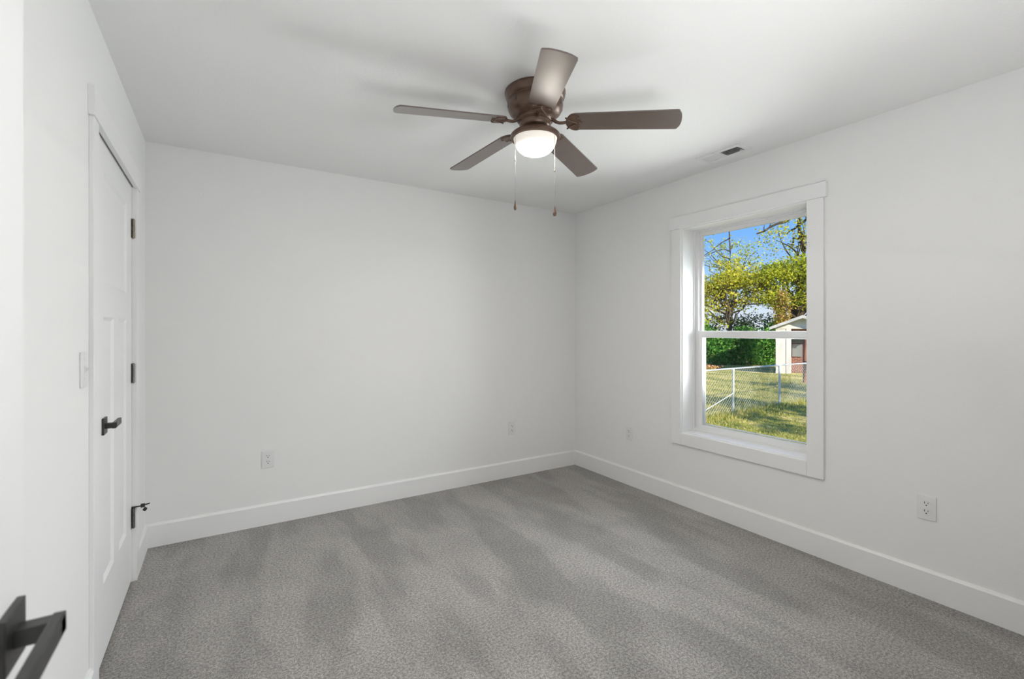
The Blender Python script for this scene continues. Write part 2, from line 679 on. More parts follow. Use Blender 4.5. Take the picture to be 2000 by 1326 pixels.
# closet door in the left wall
XD = -.008
d1 = tag(empty('door_1', (0, (DY0 + DY1) / 2, 0)), kind='structure')
panels = [(-1.105, -.580, 1.487, 1.936), (-1.122, -.905, .303, 1.362), (-.790, -.593, .303, 1.362)]
build('leaf', panel_door_bm(XD, 1, .035, (DY0 + .012, DY1 - .004), (.014, DTOP - .006), panels), DOORP, d1)
build('side_casing', bx((0, .014), (-1.405, DY0), (0, 2.05), .002), TRIM, d1)
build('side_casing', bx((0, .014), (DY1, -.350), (0, 2.05), .002), TRIM, d1)
build('head_casing', bx((0, .019), (-1.420, -.336), (2.05, 2.152), .002), TRIM, d1)
bm = bmesh.new()
box(bm, (-.119, .002), (DY0 - .012, DY0 + .008), (0, DTOP + .02))
box(bm, (-.119, .002), (DY1 - .001, DY1 + .012), (0, DTOP + .02))
box(bm, (-.119, .002), (DY0 + .008, DY1 - .001), (DTOP, DTOP + .02))
box(bm, (-.070, -.046), (DY0 + .008, DY1 - .001), (DTOP - .012, DTOP))
build('jamb', bm, TRIM, d1)
lever_set(d1, XD, -1.122, .930, 1, 1, .040, .115)
hs = []
for z0, z1, m in [(1.787, 1.885, HINGE), (1.035, 1.134, DHINGE), (.280, .384, DHINGE)]:
    hs.append(hinge(d1, XD + .008, DY1 - .003, z0, z1, m))
# hinge-pin stop on the lowest hinge
bm = bmesh.new()
hy = DY1 - .003
lathe(bm, [(.0105, .3845), (.0105, .3905)], (XD + .008, hy, 0), 16)
tube(bm, [(XD + .012, hy, .3875), (.026, hy - .004, .3885), (.040, hy - .006, .390)], [.0035, .0032, .0032], 10)
box(bm, (.030, .048), (hy - .012, hy + .000), (.381, .400), .002)
tube(bm, [(.044, hy - .006, .392), (.068, hy - .006, .397)], .0034, 10)
ds = build('hinge_pin_stop', bm, BLACK, d1, 40)
bm = bmesh.new()
lathe(bm, [(.008, 0), (.0095, .004), (.0095, .012), (.006, .015)], (.042, hy - .006, .374), 14, axis=(.8, 0, -.6))
build('bumper', bm, RUBBER, ds, 40)

# room door, swung open against the left wall
d2 = tag(empty('door_2', (.16, -3.48, 0)), kind='structure')
panels2 = [(-3.36, -2.84, 1.47, 1.92), (-3.36, -3.16, .29, 1.345), (-3.04, -2.84, .29, 1.345)]
build('leaf', panel_door_bm(.177, 1, .035, (-3.482, -2.719), (.014, 2.046), panels2), DOORP, d2)
lever_set(d2, .177, -2.772, .953, 1, -1, .049, .135)
lever_set(d2, .142, -2.772, .953, -1, -1, .049, .135)
build('latch_plate', bx((.148, .171), (-2.7195, -2.717), (.93, .99), .0008), BLACK, d2)
bm = bmesh.new()
for a, b in [((DX0 - .088, DX0 - .002), (0, 2.062)), ((DX1 + .002, DX1 + .088), (0, 2.062)), ((DX0 - .10, DX1 + .10), (2.062, 2.16))]:
    box(bm, a, (YF, YF + .014), b, .002)
build('casing', bm, TRIM, d2)
bm = bmesh.new()
box(bm, (DX0 - .002, DX0 + .006), (YF - .119, YF + .002), (0, 2.06))
box(bm, (DX1 - .006, DX1 + .002), (YF - .119, YF + .002), (0, 2.06))
box(bm, (DX0 + .006, DX1 - .006), (YF - .119, YF + .002), (2.05, 2.06))
build('jamb', bm, TRIM, d2)


# ------------------------------------------------------------------ outlets and switch
def facing(loc, n):
    """matrix that puts a plate built in x (right), z (up), facing -y, on a wall with normal n"""
    z = Vector((0, 0, 1)); n = Vector(n)
    x = (-n).cross(z) * 1.0
    M = Matrix((x, -n, z)).transposed().to_4x4()
    M.translation = Vector(loc)
    return M


def outlet(loc, n, label):
    root = empty('wall_outlet', loc)
    M = facing(loc, n)
    tag(root, label, 'outlet', 'duplex wall outlets')
    bm = bmesh.new()
    box(bm, (-.0365, .0365), (-.0062, 0), (-.0585, .0585), .0028, 3)
    bmesh.ops.transform(bm, matrix=M, verts=bm.verts[:])
    build('cover_plate', bm, PLASTIC, root, 40)
    for s in (1, -1):
        cz = s * .0195
        bm = bmesh.new()
        poly = []
        for k in range(24):
            a = 2 * math.pi * k / 24
            poly.append((max(-.0165, min(.0165, .0195 * math.cos(a))), -.0085, cz + .0145 * math.sin(a)))
        prism(bm, poly, (0, .004, 0), M)
        rcp = build('receptacle', bm, PLASTIC, root)
        for q in range(3):
            bm = bmesh.new()
            if q == 0:
                box(bm, (-.0082, -.0056), (-.0089, -.007), (cz + .000, cz + .010))
            elif q == 1:
                box(bm, (.0054, .0076), (-.0089, -.007), (cz + .001, cz + .009))
            else:
                lathe(bm, [(.0030, 0), (.0030, .0019)], (0, -.0089, cz - .0070), 12, axis=(0, 1, 0))
            bmesh.ops.transform(bm, matrix=M, verts=bm.verts[:])
            build('slot', bm, SLOT, rcp)
    bm = bmesh.new()
    lathe(bm, [(.0028, 0), (.0024, .0012)], (0, -.006, 0), 12, axis=(0, -1, 0))
    bmesh.ops.transform(bm, matrix=M, verts=bm.verts[:])
    build('screw', bm, PLASTIC, root)
    return root


outlet((.655, 0, .439), (0, -1, 0), 'white duplex outlet low on the back wall, nearer the panel door')
outlet((2.593, 0, .432), (0, -1, 0), 'white duplex outlet low on the back wall, nearer the far corner')
outlet((W, -.718, .434), (-1, 0, 0), 'white duplex outlet on the window wall between the far corner and the window')
outlet((W, -2.677, .440), (-1, 0, 0), 'white duplex outlet on the window wall to the right of the window')

sw = tag(empty('light_switch', (0, -1.4925, 1.179)), 'white toggle light switch on the left wall beside the panel door casing', 'light switch')
bm = bmesh.new()
box(bm, (0, .0062), (-1.529, -1.456), (1.1215, 1.2365), .0028, 3)
build('cover_plate', bm, PLASTIC, sw, 40)
bm = bmesh.new()
box(bm, (.0055, .0085), (-1.4975, -1.4875), (1.167, 1.191), .001)
prism(bm, [(.007, -1.4962, 1.170), (.007, -1.4962, 1.182), (.0215, -1.4962, 1.187), (.0225, -1.4962, 1.179)], (0, .0074, 0))
build('toggle', bm, PLASTIC, sw)
for z in (1.149, 1.209):
    build('screw', lathe(bmesh.new(), [(.003, 0), (.0025, .0012)], (.006, -1.4925, z), 12, axis=(1, 0, 0)), PLASTIC, sw)

# ------------------------------------------------------------------ ceiling vent
vent = tag(empty('ceiling_vent', (3.12, -1.715, H)), 'white rectangular louvred air vent in the ceiling near the window wall', 'vent')
vx, vy = (3.048, 3.192), (-1.866, -1.566)
bm = bmesh.new()
bw = .026
zl, zh = H - .007, H + .001
for a, b in [((vx[0], vx[1]), (vy[0], vy[0] + bw)), ((vx[0], vx[1]), (vy[1] - bw, vy[1])), ((vx[0], vx[0] + bw), (vy[0] + bw - .001, vy[1] - bw + .001)), ((vx[1] - bw, vx[1]), (vy[0] + bw - .001, vy[1] - bw + .001))]:
    box(bm, a, b, (zl, zh), .003)
box(bm, (vx[0] + bw - .001, vx[1] - bw + .001), (-1.7155, -1.7065), (zl + .001, zh), .001)
build('frame', bm, PLASTIC, vent)
for y0, y1, tilt in [(-1.838, -1.716, R(30)), (-1.706, -1.594, R(-38))]:
    n = 9
    for i in range(n):
        bm = bmesh.new()
        yc = y0 + (i + .5) * (y1 - y0) / n
        M = Matrix.Translation((3.12, yc, H + .001)) @ Matrix.Rotation(tilt, 4, 'X')
        box(bm, (-.046, .046), (-.0085, .0085), (-.0005, .0005), 0, 1, M)
        build('louvre', bm, PLASTIC, vent)
bm = bmesh.new()
box(bm, (VX0 - .01, VX0), (VY0, VY1), (H + .004, H + .2))
box(bm, (VX1, VX1 + .01), (VY0, VY1), (H + .004, H + .2))
box(bm, (VX0, VX1), (VY0 - .01, VY0), (H + .004, H + .2))
box(bm, (VX0, VX1), (VY1, VY1 + .01), (H + .004, H + .2))
box(bm, (VX0, VX1), (VY0, VY1), (H + .12, H + .2))
build('duct_boot', bm, DUCT, vent)
build('damper_lever', bx((3.150, 3.154), (-1.826, -1.812), (H - .012, H - .001), .001), PLASTIC, vent)

# ------------------------------------------------------------------ ceiling fan
FX, FY = 1.655, -1.715
fan = tag(empty('ceiling_fan', (FX, FY, H)), 'bronze ceiling fan with five brown blades, a lit bowl light and two pull chains', 'ceiling fan')
C = (FX, FY, 0)
bm = bmesh.new()
lathe(bm, [(.141, 2.4405), (.144, 2.436), (.144, 2.428), (.141, 2.422), (.141, 2.412), (.135, 2.402), (.128, 2.398), (.128, 2.392)], C, 64)
build('canopy', bm, BRONZE, fan, 35)
bm = bmesh.new()
lathe(bm, [(.127, 2.393), (.131, 2.386), (.132, 2.372), (.130, 2.356), (.122, 2.340), (.108, 2.328), (.090, 2.320), (.080, 2.318)], C, 64)
mot = build('motor_housing', bm, BRONZE, fan, 35)
for k in range(10):
    a = 2 * math.pi * (k + .35) / 10
    M = Matrix.Translation((FX, FY, 0)) @ Matrix.Rotation(a, 4, 'Z')
    build('cooling_slot', box(bmesh.new(), (.1290, .1325), (-.006, .006), (2.358, 2.380), .001, 1, M), SLOT, mot)
bm = bmesh.new()
lathe(bm, [(.084, 2.320), (.086, 2.316), (.086, 2.302), (.078, 2.296)], C, 48)
build('flywheel', bm, BRONZE, fan, 35)
bm = bmesh.new()
lathe(bm, [(.074, 2.299), (.076, 2.294), (.075, 2.280), (.066, 2.268), (.056, 2.262), (.052, 2.255)], C, 48)
build('switch_housing', bm, BRONZE, fan, 35)
bm = bmesh.new()
lathe(bm, [(.050, 2.258), (.062, 2.254), (.092, 2.248), (.108, 2.242), (.117, 2.234), (.119, 2.226), (.117, 2.218), (.108, 2.215), (.104, 2.216)], C, 64)
build('light_fitter', bm, BRONZE, fan, 35)

# lit glass bowl: the bulb sits over its middle, so the middle gives most light
bm = bmesh.new()
prof = [(.103, 2.226), (.1045, 2.219), (.1025, 2.213)]
for k in range(1, 15):
    a = R(6 + 84 * k / 14)
    prof.append((.101 * math.cos(a) ** .85 if k < 14 else 0.0, 2.213 - .073 * math.sin(a)))
lathe(bm, prof, C, 64, caps=False)
m = bpy.data.materials.new('lit_frosted_glass')
m.use_nodes = True
nt = m.node_tree
pb = nt.nodes['Principled BSDF']
pb.inputs['Base Color'].default_value = (0.85, 0.80, 0.74, 1)
pb.inputs['Roughness'].default_value = 0.4
t = nt.nodes.new('ShaderNodeTexCoord')
sp = nt.nodes.new('ShaderNodeSeparateXYZ')
cx = nt.nodes.new('ShaderNodeCombineXYZ')
ln = nt.nodes.new('ShaderNodeVectorMath')
ln.operation = 'LENGTH'
mr = nt.nodes.new('ShaderNodeValToRGB')
mr.color_ramp.interpolation = 'LINEAR'
# strength by distance from the bowl's axis (metres x 10)
ml = nt.nodes.new('ShaderNodeMath')
ml.operation = 'MULTIPLY'
ml.inputs[1].default_value = 10.0
nt.links.new(t.outputs['Object'], sp.inputs[0])
nt.links.new(sp.outputs['X'], cx.inputs[0])
nt.links.new(sp.outputs['Y'], cx.inputs[1])
nt.links.new(cx.outputs[0], ln.inputs[0])
nt.links.new(ln.outputs['Value'], ml.inputs[0])
nt.links.new(ml.outputs[0], mr.inputs[0])
mr.color_ramp.elements[0].position = 0.0
mr.color_ramp.elements[0].color = (1, 1, 1, 1)
mr.color_ramp.elements[1].position = 1.03
mr.color_ramp.elements[1].color = (0, 0, 0, 1)
ms = nt.nodes.new('ShaderNodeMath')
ms.operation = 'MULTIPLY_ADD'
ms.inputs[1].default_value = BOWL_HOT
ms.inputs[2].default_value = 0.36
pw = nt.nodes.new('ShaderNodeMath')
pw.operation = 'POWER'
pw.inputs[1].default_value = 3.0
nt.links.new(mr.outputs[0], pw.inputs[0])
nt.links.new(pw.outputs[0], ms.inputs[0])
nt.links.new(ms.outputs[0], pb.inputs['Emission Strength'])
pb.inputs['Emission Color'].default_value = (1.0, 0.925, 0.83, 1)
build('glass_bowl', bm, m, fan, 40)

# blades and their irons
PITCH = R(-12)
DROOP = math.atan2(.037, .45)
for k in range(5):
    a = R(26.6 + 72 * k)
    M = Matrix.Translation((FX, FY, 2.2965)) @ Matrix.Rotation(a, 4, 'Z') @ Matrix.Rotation(DROOP, 4, 'Y') @ Matrix.Rotation(PITCH, 4, 'X')
    # outline: rounded root, slightly flaring sides, gently curved tip
    out = []
    r0, r1, w0, w1 = .150, .662, .058, .066
    for j in range(13):
        q = R(90 + 180 * j / 12)
        out.append((r0 + .045 + .045 * math.cos(q), w0 * math.sin(q)))
    cr_ = .010
    out += [(r1 - .022, -w1), (r1 - .015, -w1 + .003), (r1 - .012, -w1 + .010)]
    for j in range(1, 8):
        y = -w1 + .010 + (2 * w1 - .020) * j / 8
        out.append((r1 - .012 * (y / w1) ** 2, y))
    out += [(r1 - .012, w1 - .010), (r1 - .015, w1 - .003), (r1 - .022, w1)]
    bm = bmesh.new()
    prism(bm, [(x, y, -.003) for x, y in out], (0, 0, .006), M)
    bl = build('blade', bm, BLADE, fan)
    # iron: curved arm from the flywheel and a plate under the blade root
    bm = bmesh.new()
    Ma = Matrix.Translation((FX, FY, 0)) @ Matrix.Rotation(a, 4, 'Z')
    arm = [(.070, 0, 2.306), (.086, 0, 2.300), (.100, 0, 2.288), (.116, 0, 2.2815), (.134, 0, 2.2805), (.152, 0, 2.2825)]
    tube(bm, [Ma @ Vector(p) for p in arm], [.009, .0085, .0075, .007, .007, .007], 10)
    pl = []
    for j in range(13):
        q = R(90 + 180 * j / 12)
        pl.append((.192 + .046 * math.cos(q), .056 * math.sin(q)))
    pl += [(.202, -.052), (.212, -.036), (.206, -.020), (.222, 0), (.206, .020), (.212, .036), (.202, .052)]
    prism(bm, [(x, y, -.0085) for x, y in pl], (0, 0, .0052), M)
    tube(bm, [M @ Vector(p) for p in [(.150, -.040, -.009), (.166, -.020, -.0105), (.200, 0, -.009)]], .004, 8)
    tube(bm, [M @ Vector(p) for p in [(.150, .040, -.009), (.166, .020, -.0105), (.200, 0, -.009)]], .004, 8)
    ir = build('blade_iron', bm, BRONZE, fan, 40)
    for sx_, sy_ in [(.204, -.036), (.210, 0), (.204, .036)]:
        bm = bmesh.new()
        q = M @ Vector((sx_, sy_, -.0085))
        lathe(bm, [(.0052, 0), (.0046, .0018), (.0024, .0030), (0, .0033)], q, 12, axis=(M.to_3x3() @ Vector((0, 0, -1))))
        build('screw', bm, BRONZE, ir, 50)


def pull_chain(px, py, ztop, zmid, zbot, fat):
    bm = bmesh.new()
    tube(bm, [(px, py, ztop), (px, py, zbot)], .0007, 6)
    n = int((ztop - zbot) / .0042)
    for i in range(n):
        z = ztop - (i + .5) * (ztop - zbot) / n
        lathe(bm, [(0, -.0014), (.0011, -.0007), (.0011, .0007), (0, .0014)], (px, py, z), 6)
    ch = build('pull_chain', bm, CHAIN, fan)
    bm = bmesh.new()
    lathe(bm, [(.001, -.006), (.0024, -.004), (.0024, .004), (.001, .006)], (px, py, zmid), 10)
    build('connector', bm, BRONZE, ch, 40)
    bm = bmesh.new()
    k = fat
    lathe(bm, [(0, -.046), (.006 * k, -.044), (.0088 * k, -.037), (.0088 * k, -.031), (.006 * k, -.021), (.003, -.012), (.0022, -.004), (.0014, .001)], (px, py, zbot), 20)
    build('fob', bm, BRONZE, ch, 40)
    bm = bmesh.new()
    d = Vector((FX - px, FY - py, 0)).normalized()
    lathe(bm, [(.003, 0), (.0045, .004), (.0045, .016)], Vector((px, py, ztop - .002)) - d * .003, 12, axis=d)
    build('chain_guide', bm, BRONZE, ch, 40)


rx, ry = .8486, -.529
pull_chain(FX - .0955 * rx - .062 * .529, FY - .0955 * ry - .062 * .8486, 2.229, 2.093, 1.908, .75)
pull_chain(FX + .0875 * rx - .062 * .529, FY + .0875 * ry - .062 * .8486, 2.229, 2.045, 1.880, 1.05)

# ------------------------------------------------------------------ added hall fill light, unseen (brightens the room through the doorway)
hl = tag(empty('hall_fill_light', (.75, -4.45, H)), 'added round fill light, unseen, on the hall ceiling behind the camera', 'ceiling light')
bm = bmesh.new()
lathe(bm, [(.17, 2.44), (.172, 2.42), (.165, 2.405), (.155, 2.405)], (.75, -4.45, 0), 48)
build('rim', bm, BRONZE, hl, 40)
bm = bmesh.new()
lathe(bm, [(.155, 2.41), (.15, 2.395), (.12, 2.38), (.06, 2.37), (0, 2.368)], (.75, -4.45, 0), 48, caps=False)
m = bpy.data.materials.new('hall_fill_diffuser')
m.use_nodes = True
pb = m.node_tree.nodes['Principled BSDF']
pb.inputs['Base Color'].default_value = (.85, .85, .83, 1)
pb.inputs['Emission Color'].default_value = (1, .985, .96, 1)
pb.inputs['Emission Strength'].default_value = HALL_POWER
build('diffuser', bm, m, hl, 40)

# ------------------------------------------------------------------ outdoors: lawn
GZ = -.935


def ground(x, y):
    return GZ + .03 * math.sin(x * .9 + y * .4) * math.cos(y * .7 - x * .2) + .05 * math.exp(-((y - 3.4) / .5) ** 2)


def lawn_mat():
    m = bpy.data.materials.new('lawn_grass')
    m.use_nodes = True
    nt = m.node_tree
    L = nt.links
    b = nt.nodes['Principled BSDF']
    b.inputs['Roughness'].default_value = 1
    b.inputs['Specular IOR Level'].default_value = 0
    t = nt.nodes.new('ShaderNodeTexCoord')

    def nz(s, sc, d=5):
        mp = nt.nodes.new('ShaderNodeMapping')
        mp.inputs['Scale'].default_value = sc
        n = nt.nodes.new('ShaderNodeTexNoise')
        n.inputs['Scale'].default_value = s
        n.inputs['Detail'].default_value = d
        L.new(t.outputs['Object'], mp.inputs[0])
        L.new(mp.outputs[0], n.inputs['Vector'])
        return n.outputs['Fac']
    r1 = nt.nodes.new('ShaderNodeValToRGB')
    el = r1.color_ramp.elements
    el[0].position = .38
    el[0].color = lin(128, 142, 68)
    el[1].position = .62
    el[1].color = lin(232, 212, 145)
    q = el.new(.5)
    q.color = lin(182, 176, 92)
    L.new(nz(1.1, (1, .3, 1)), r1.inputs[0])
    r2 = nt.nodes.new('ShaderNodeValToRGB')
    r2.color_ramp.elements[0].color = (.55, .55, .5, 1)
    r2.color_ramp.elements[1].color = (1.15, 1.15, 1.1, 1)
    r2.color_ramp.elements[0].position = .3
    r2.color_ramp.elements[1].position = .7
    L.new(nz(14, (1, 1, 1), 6), r2.inputs[0])
    mx = nt.nodes.new('ShaderNodeMix')
    mx.data_type = 'RGBA'
    mx.blend_type = 'MULTIPLY'
    mx.inputs[0].default_value = 1
    L.new(r1.outputs[0], mx.inputs[6])
    L.new(r2.outputs[0], mx.inputs[7])
    L.new(mx.outputs[2], b.inputs['Base Color'])
    return m


bm = bmesh.new()
nx, ny = 70, 70
vs_ = [[bm.verts.new((3.6 + 86 * (i / nx) ** 1.6, -30 + 80 * j / ny, ground(3.6 + 86 * (i / nx) ** 1.6, -30 + 80 * j / ny))) for j in range(ny + 1)] for i in range(nx + 1)]
for i in range(nx):
    for j in range(ny):
        bm.faces.new((vs_[i][j], vs_[i + 1][j], vs_[i + 1][j + 1], vs_[i][j + 1]))
structure('lawn', bm, lawn_mat(), 180)


def grass_field(n, area, hgt, wid, dens=None):
    P = []
    while len(P) < n:
        d = random.uniform(8.3, 24)
        if random.random() > (8.3 / d) ** 1.2:
            continue
        ang = random.uniform(R(19), R(35)) + .5575
        x = .3877 + d / math.cos(ang - .5575) * math.sin(ang)
        y = -3.5388 + d / math.cos(ang - .5575) * math.cos(ang)
        q = SM_INV @ Vector((x, y, 0))
        if -.1 < q.x < 2.5 and q.y > -.1 or math.hypot(x - 21.2, y - 6.55) < .16:
            continue
        P.append((x, y))
    return P


SO = Vector((24.75, 9.70, GZ))
sd = Vector((.895, .446, 0)).normalized()      # away from the window
sr = Vector((.446, -.895, 0)).normalized()     # to its right
SM = Matrix((sr, sd, Vector((0, 0, 1)))).transposed().to_4x4()
SM.translation = SO
SM_INV = SM.inverted()
gp = grass_field(42000, None, None, None)
V = np.zeros((len(gp) * 3, 3))
for i, (x, y) in enumerate(gp):
    g = ground(x, y) - .01
    a = random.uniform(0, math.pi)
    near_fence = math.exp(-((y - 3.83) / .22) ** 2)
    h = random.uniform(.03, .085) * (1 + 1.6 * near_fence)
    w = random.uniform(.008, .018)
    lx, ly = random.gauss(0, .035), random.gauss(0, .035)
    V[3 * i] = (x - w * math.cos(a), y - w * math.sin(a), g)
    V[3 * i + 1] = (x + w * math.cos(a), y + w * math.sin(a), g)
    V[3 * i + 2] = (x + lx, y + ly, g + h)
tag(quads('grass', V, GRASSB, None, 3), 'short sunlit lawn grass growing outside the window', 'grass', kind='stuff')

# ------------------------------------------------------------------ chain-link fence, running straight away from the house
fen = tag(empty('chain_link_fence', (11.91, 3.85, GZ)), 'galvanised chain link fence with steel posts and top rail across the lawn', 'fence')
posts = [7.41, 9.66, 11.91, 14.16, 16.41, 18.66, 20.91]
FYY = 3.85
ztop = .285
for px_ in posts:
    bm = bmesh.new()
    tube(bm, [(px_, FYY, GZ - .1), (px_, FYY, ztop - .01)], .030, 14)
    p_ = build('post', bm, GALV, fen, 50)
    bm = bmesh.new()
    lathe(bm, [(.036, -.05), (.036, .0), (.030, .015), (.022, .03)], (px_, FYY, ztop - .02), 14)
    build('post_cap', bm, GALV, p_, 50)
bm = bmesh.new()
tube(bm, [(posts[0], FYY, ztop), (posts[-1], FYY, ztop)], .021, 12)
build('top_rail', bm, GALV, fen, 50)
bm = bmesh.new()
x0, x1, zb, zt = posts[0], posts[-1], GZ + .03, ztop - .01
hh = zt - zb
step = .105
k = x0 - hh
yf = FYY - .034
n_ = 0
while k < x1:
    for s in (1, -1):
        if s == 1:
            a, b = (k, zb), (k + hh, zt)
        else:
            a, b = (k + hh, zb), (k, zt)
        # clip to the run
        (ax, az), (bx_, bz) = a, b
        if ax < x0: t_ = (x0 - ax) / (bx_ - ax); ax, az = x0, az + t_ * (bz - az)
        if bx_ < x0: t_ = (x0 - bx_) / (ax - bx_); bx_, bz = x0, bz + t_ * (az - bz)
        if ax > x1: t_ = (ax - x1) / (ax - bx_); ax, az = x1, az + t_ * (bz - az)
        if bx_ > x1: t_ = (bx_ - x1) / (bx_ - ax); bx_, bz = x1, bz + t_ * (az - bz)
        if abs(bz - az) > .02:
            tube(bm, [(ax, yf + s * .002, az), (bx_, yf + s * .002, bz)], .0021, 4, False)
    k += step
build('wire_mesh', bm, GALV, fen)
bm = bmesh.new()
tube(bm, [(10.3, FYY - .04, GZ + .12), (11.88, FYY - .03, -.36)], .012, 8)
build('brace_rod', bm, GALV, fen)

# weathered post standing further back
wp = tag(empty('wooden_post', (21.2, 6.55, GZ)), 'weathered reddish brown wooden post on the lawn in front of the brick shed', 'post')
bm = bmesh.new()
tube(bm, [(21.2, 6.55, GZ - .1), (21.21, 6.55, 0.0), (21.2, 6.56, 1.15)], [.115, .10, .095], 12)
build('shaft', bm, mat('weathered_wood', lin(150, 105, 88), .9, noise=(5, lin(110, 78, 66), .35, .65, (1, 1, .2))), wp, 60)
bm = bmesh.new()
box(bm, (21.09, 21.31), (6.45, 6.67), (1.15, 1.19), .01)
build('cap', bm, GALV, wp)

# ------------------------------------------------------------------ shed
SIDING = mat('white_siding', lin(228, 226, 220), .6, noise=(3, lin(206, 204, 200), .4, .7, (1, 1, .3)))
ROOFM = mat('pale_roof_edge', lin(205, 205, 203), .6, noise=(5, lin(180, 182, 184), .4, .6))
SHINGLE = mat('grey_shingles', lin(130, 126, 122), .9, noise=(9, lin(105, 100, 98), .4, .6))
SHUT = mat('grey_shutter', lin(128, 132, 134), .5)


def brick_mat():
    m = bpy.data.materials.new('red_brick')
    m.use_nodes = True
    nt = m.node_tree
    b = nt.nodes['Principled BSDF']
    b.inputs['Roughness'].default_value = .9
    t = nt.nodes.new('ShaderNodeTexCoord')
    mp = nt.nodes.new('ShaderNodeMapping')
    mp.inputs['Rotation'].default_value = (R(90), 0, 0)
    k = nt.nodes.new('ShaderNodeTexBrick')
    k.inputs['Color1'].default_value = lin(134, 78, 66)
    k.inputs['Color2'].default_value = lin(110, 66, 58)
    k.inputs['Mortar'].default_value = lin(165, 140, 128)
    k.inputs['Scale'].default_value = 1.0
    k.inputs['Brick Width'].default_value = .22
    k.inputs['Row Height'].default_value = .075
    k.inputs['Mortar Size'].default_value = .01
    nt.links.new(t.outputs['Object'], mp.inputs[0])
    nt.links.new(mp.outputs[0], k.inputs['Vector'])
    nt.links.new(k.outputs[0], b.inputs['Base Color'])
    return m


shed = tag(empty('brick_shed', SO), 'small gabled brick shed with a white sided corner and pale roof beyond the fence', 'shed')
shed.rotation_euler = SM.to_euler()


def sbuild(name, bm, m, parent=shed):
    return build(name, bm, m, parent, None, True)


bm = bmesh.new()
box(bm, (.62, 2.34), (.75, 2.9), (-.1, 2.36))
box(bm, (0, .62), (.62, 2.9), (-.1, 2.36))
bw_ = sbuild('brick_wall', bm, brick_mat())
bm = bmesh.new()
box(bm, (-.02, .42), (0, .62), (-.05, 2.36))
box(bm, (.44, .66), (-.015, .62), (-.05, 2.36), .01)
sbuild('white_corner', bm, SIDING)
bm = bmesh.new()
prism(bm, [(-.1, 0, 2.34), (2.42, 0, 2.34), (1.16, 0, 2.86)], (0, .1, 0))
box(bm, (-.05, 2.38), (-.02, 1.0), (2.30, 2.37))
sbuild('gable', bm, SIDING)
sbuild('gable', prism(bmesh.new(), [(-.1, 2.8, 2.34), (2.42, 2.8, 2.34), (1.16, 2.8, 2.86)], (0, .1, 0)), SIDING)
bm = bmesh.new()
for s in (1, -1):
    prism(bm, [(1.16, -.3, 2.88), (1.16 + s * 1.42, -.3, 2.30), (1.16 + s * 1.42, -.3, 2.40), (1.16, -.3, 2.98)], (0, 3.4, 0))
rf = sbuild('roof', bm, SHINGLE)
bm = bmesh.new()
for s in (1, -1):
    prism(bm, [(1.16, -.34, 2.84), (1.16 + s * 1.46, -.34, 2.25), (1.16 + s * 1.46, -.34, 2.39), (1.16, -.34, 2.985)], (0, .04, 0))
build('barge_board', bm, ROOFM, rf, None, True)
bm = bmesh.new()
box(bm, (.70, 1.14), (.70, .76), (.85, 1.50), .01)
sw_ = sbuild('window', bm, SHUT)
build('lintel', box(bmesh.new(), (.68, 1.7), (.68, .76), (1.55, 2.0), .01), mat('dark_lintel', lin(88, 92, 86), .7), sw_, None, True)


# ------------------------------------------------------------------ plants
def leaves(centres, per, spread, size, flat=.35):
    """leaf quads clustered round the centres; returns vertices"""
    C_ = np.repeat(np.asarray(centres, float), per, axis=0)
    n = len(C_)
    P = C_ + rng.normal(0, 1, (n, 3)) * np.asarray(spread)
    u = rng.normal(0, 1, (n, 3))
    u /= np.linalg.norm(u, axis=1, keepdims=True)
    w = rng.normal(0, 1, (n, 3))
    v = np.cross(u, w)
    v /= np.linalg.norm(v, axis=1, keepdims=True) + 1e-9
    s = size * rng.uniform(.6, 1.3, (n, 1))
    nn = np.cross(u, v)
    V = np.stack([P - u * s * .5, P + v * s * .3 + nn * s * .08, P + u * s * .5, P - v * s * .3 + nn * s * .08], axis=1)
    return V.reshape(-1, 3)


def blob(c, r, n, shell=.35):
    """n cluster centres within an ellipsoid, biased outward"""
    d = rng.normal(0, 1, (n, 3))
    d /= np.linalg.norm(d, axis=1, keepdims=True)
    k = rng.uniform(shell, 1, (n, 1)) ** .6
    return np.asarray(c) + d * k * np.asarray(r)


def wiggle(a, b, n, amp):
    a = Vector(a); b = Vector(b)
    out = []
    for i in range(n + 1):
        t_ = i / n
        q = a.lerp(b, t_)
        if 0 < i < n:
            q += Vector((random.gauss(0, amp), random.gauss(0, amp), random.gauss(0, amp)))
        out.append(q)
    return out


def tree(name, label, cat, base, top, rad, crowns, lm, per, spread, size, group=None, branches=14, extra=None):
    """crowns: list of (centre, radii, clusters)"""
    root = tag(empty(name, base), label, cat, group)
    bm = bmesh.new()
    n = 7
    trunk = wiggle(base, top, n, rad * .5)
    tube(bm, trunk, [rad * (1 - .6 * i / n) for i in range(n + 1)], 10)
    cl = np.concatenate([blob(*c) for c in crowns])
    idx = rng.permutation(len(cl))[:branches]
    for i in idx:
        t_ = random.uniform(.45, .98)
        f = t_ * n
        a = trunk[int(f)].lerp(trunk[min(int(f) + 1, n)], f - int(f))
        q = wiggle(a, cl[i], 5, .12)
        tube(bm, q, [rad * .42 * (1 - .8 * j / 5) for j in range(6)], 6)
    for a, b, r_ in (extra or []):
        q = wiggle(a, b, 6, .10)
        tube(bm, q, [r_ * (1 - .6 * j / 6) for j in range(7)], 7)
        for j in (2, 4, 5):
            q2 = q[j] + Vector((random.uniform(-1, 1), random.uniform(-1, 1), random.uniform(.2, .9)))
            tube(bm, wiggle(q[j], q2, 3, .06), [r_ * .4, r_ * .3, r_ * .2, r_ * .1], 5)
    build('trunk', bm, BARK, root, 60)
    quads('foliage', leaves(cl, per, spread, size), lm, root)
    return root


G = 'trees beyond the fence'
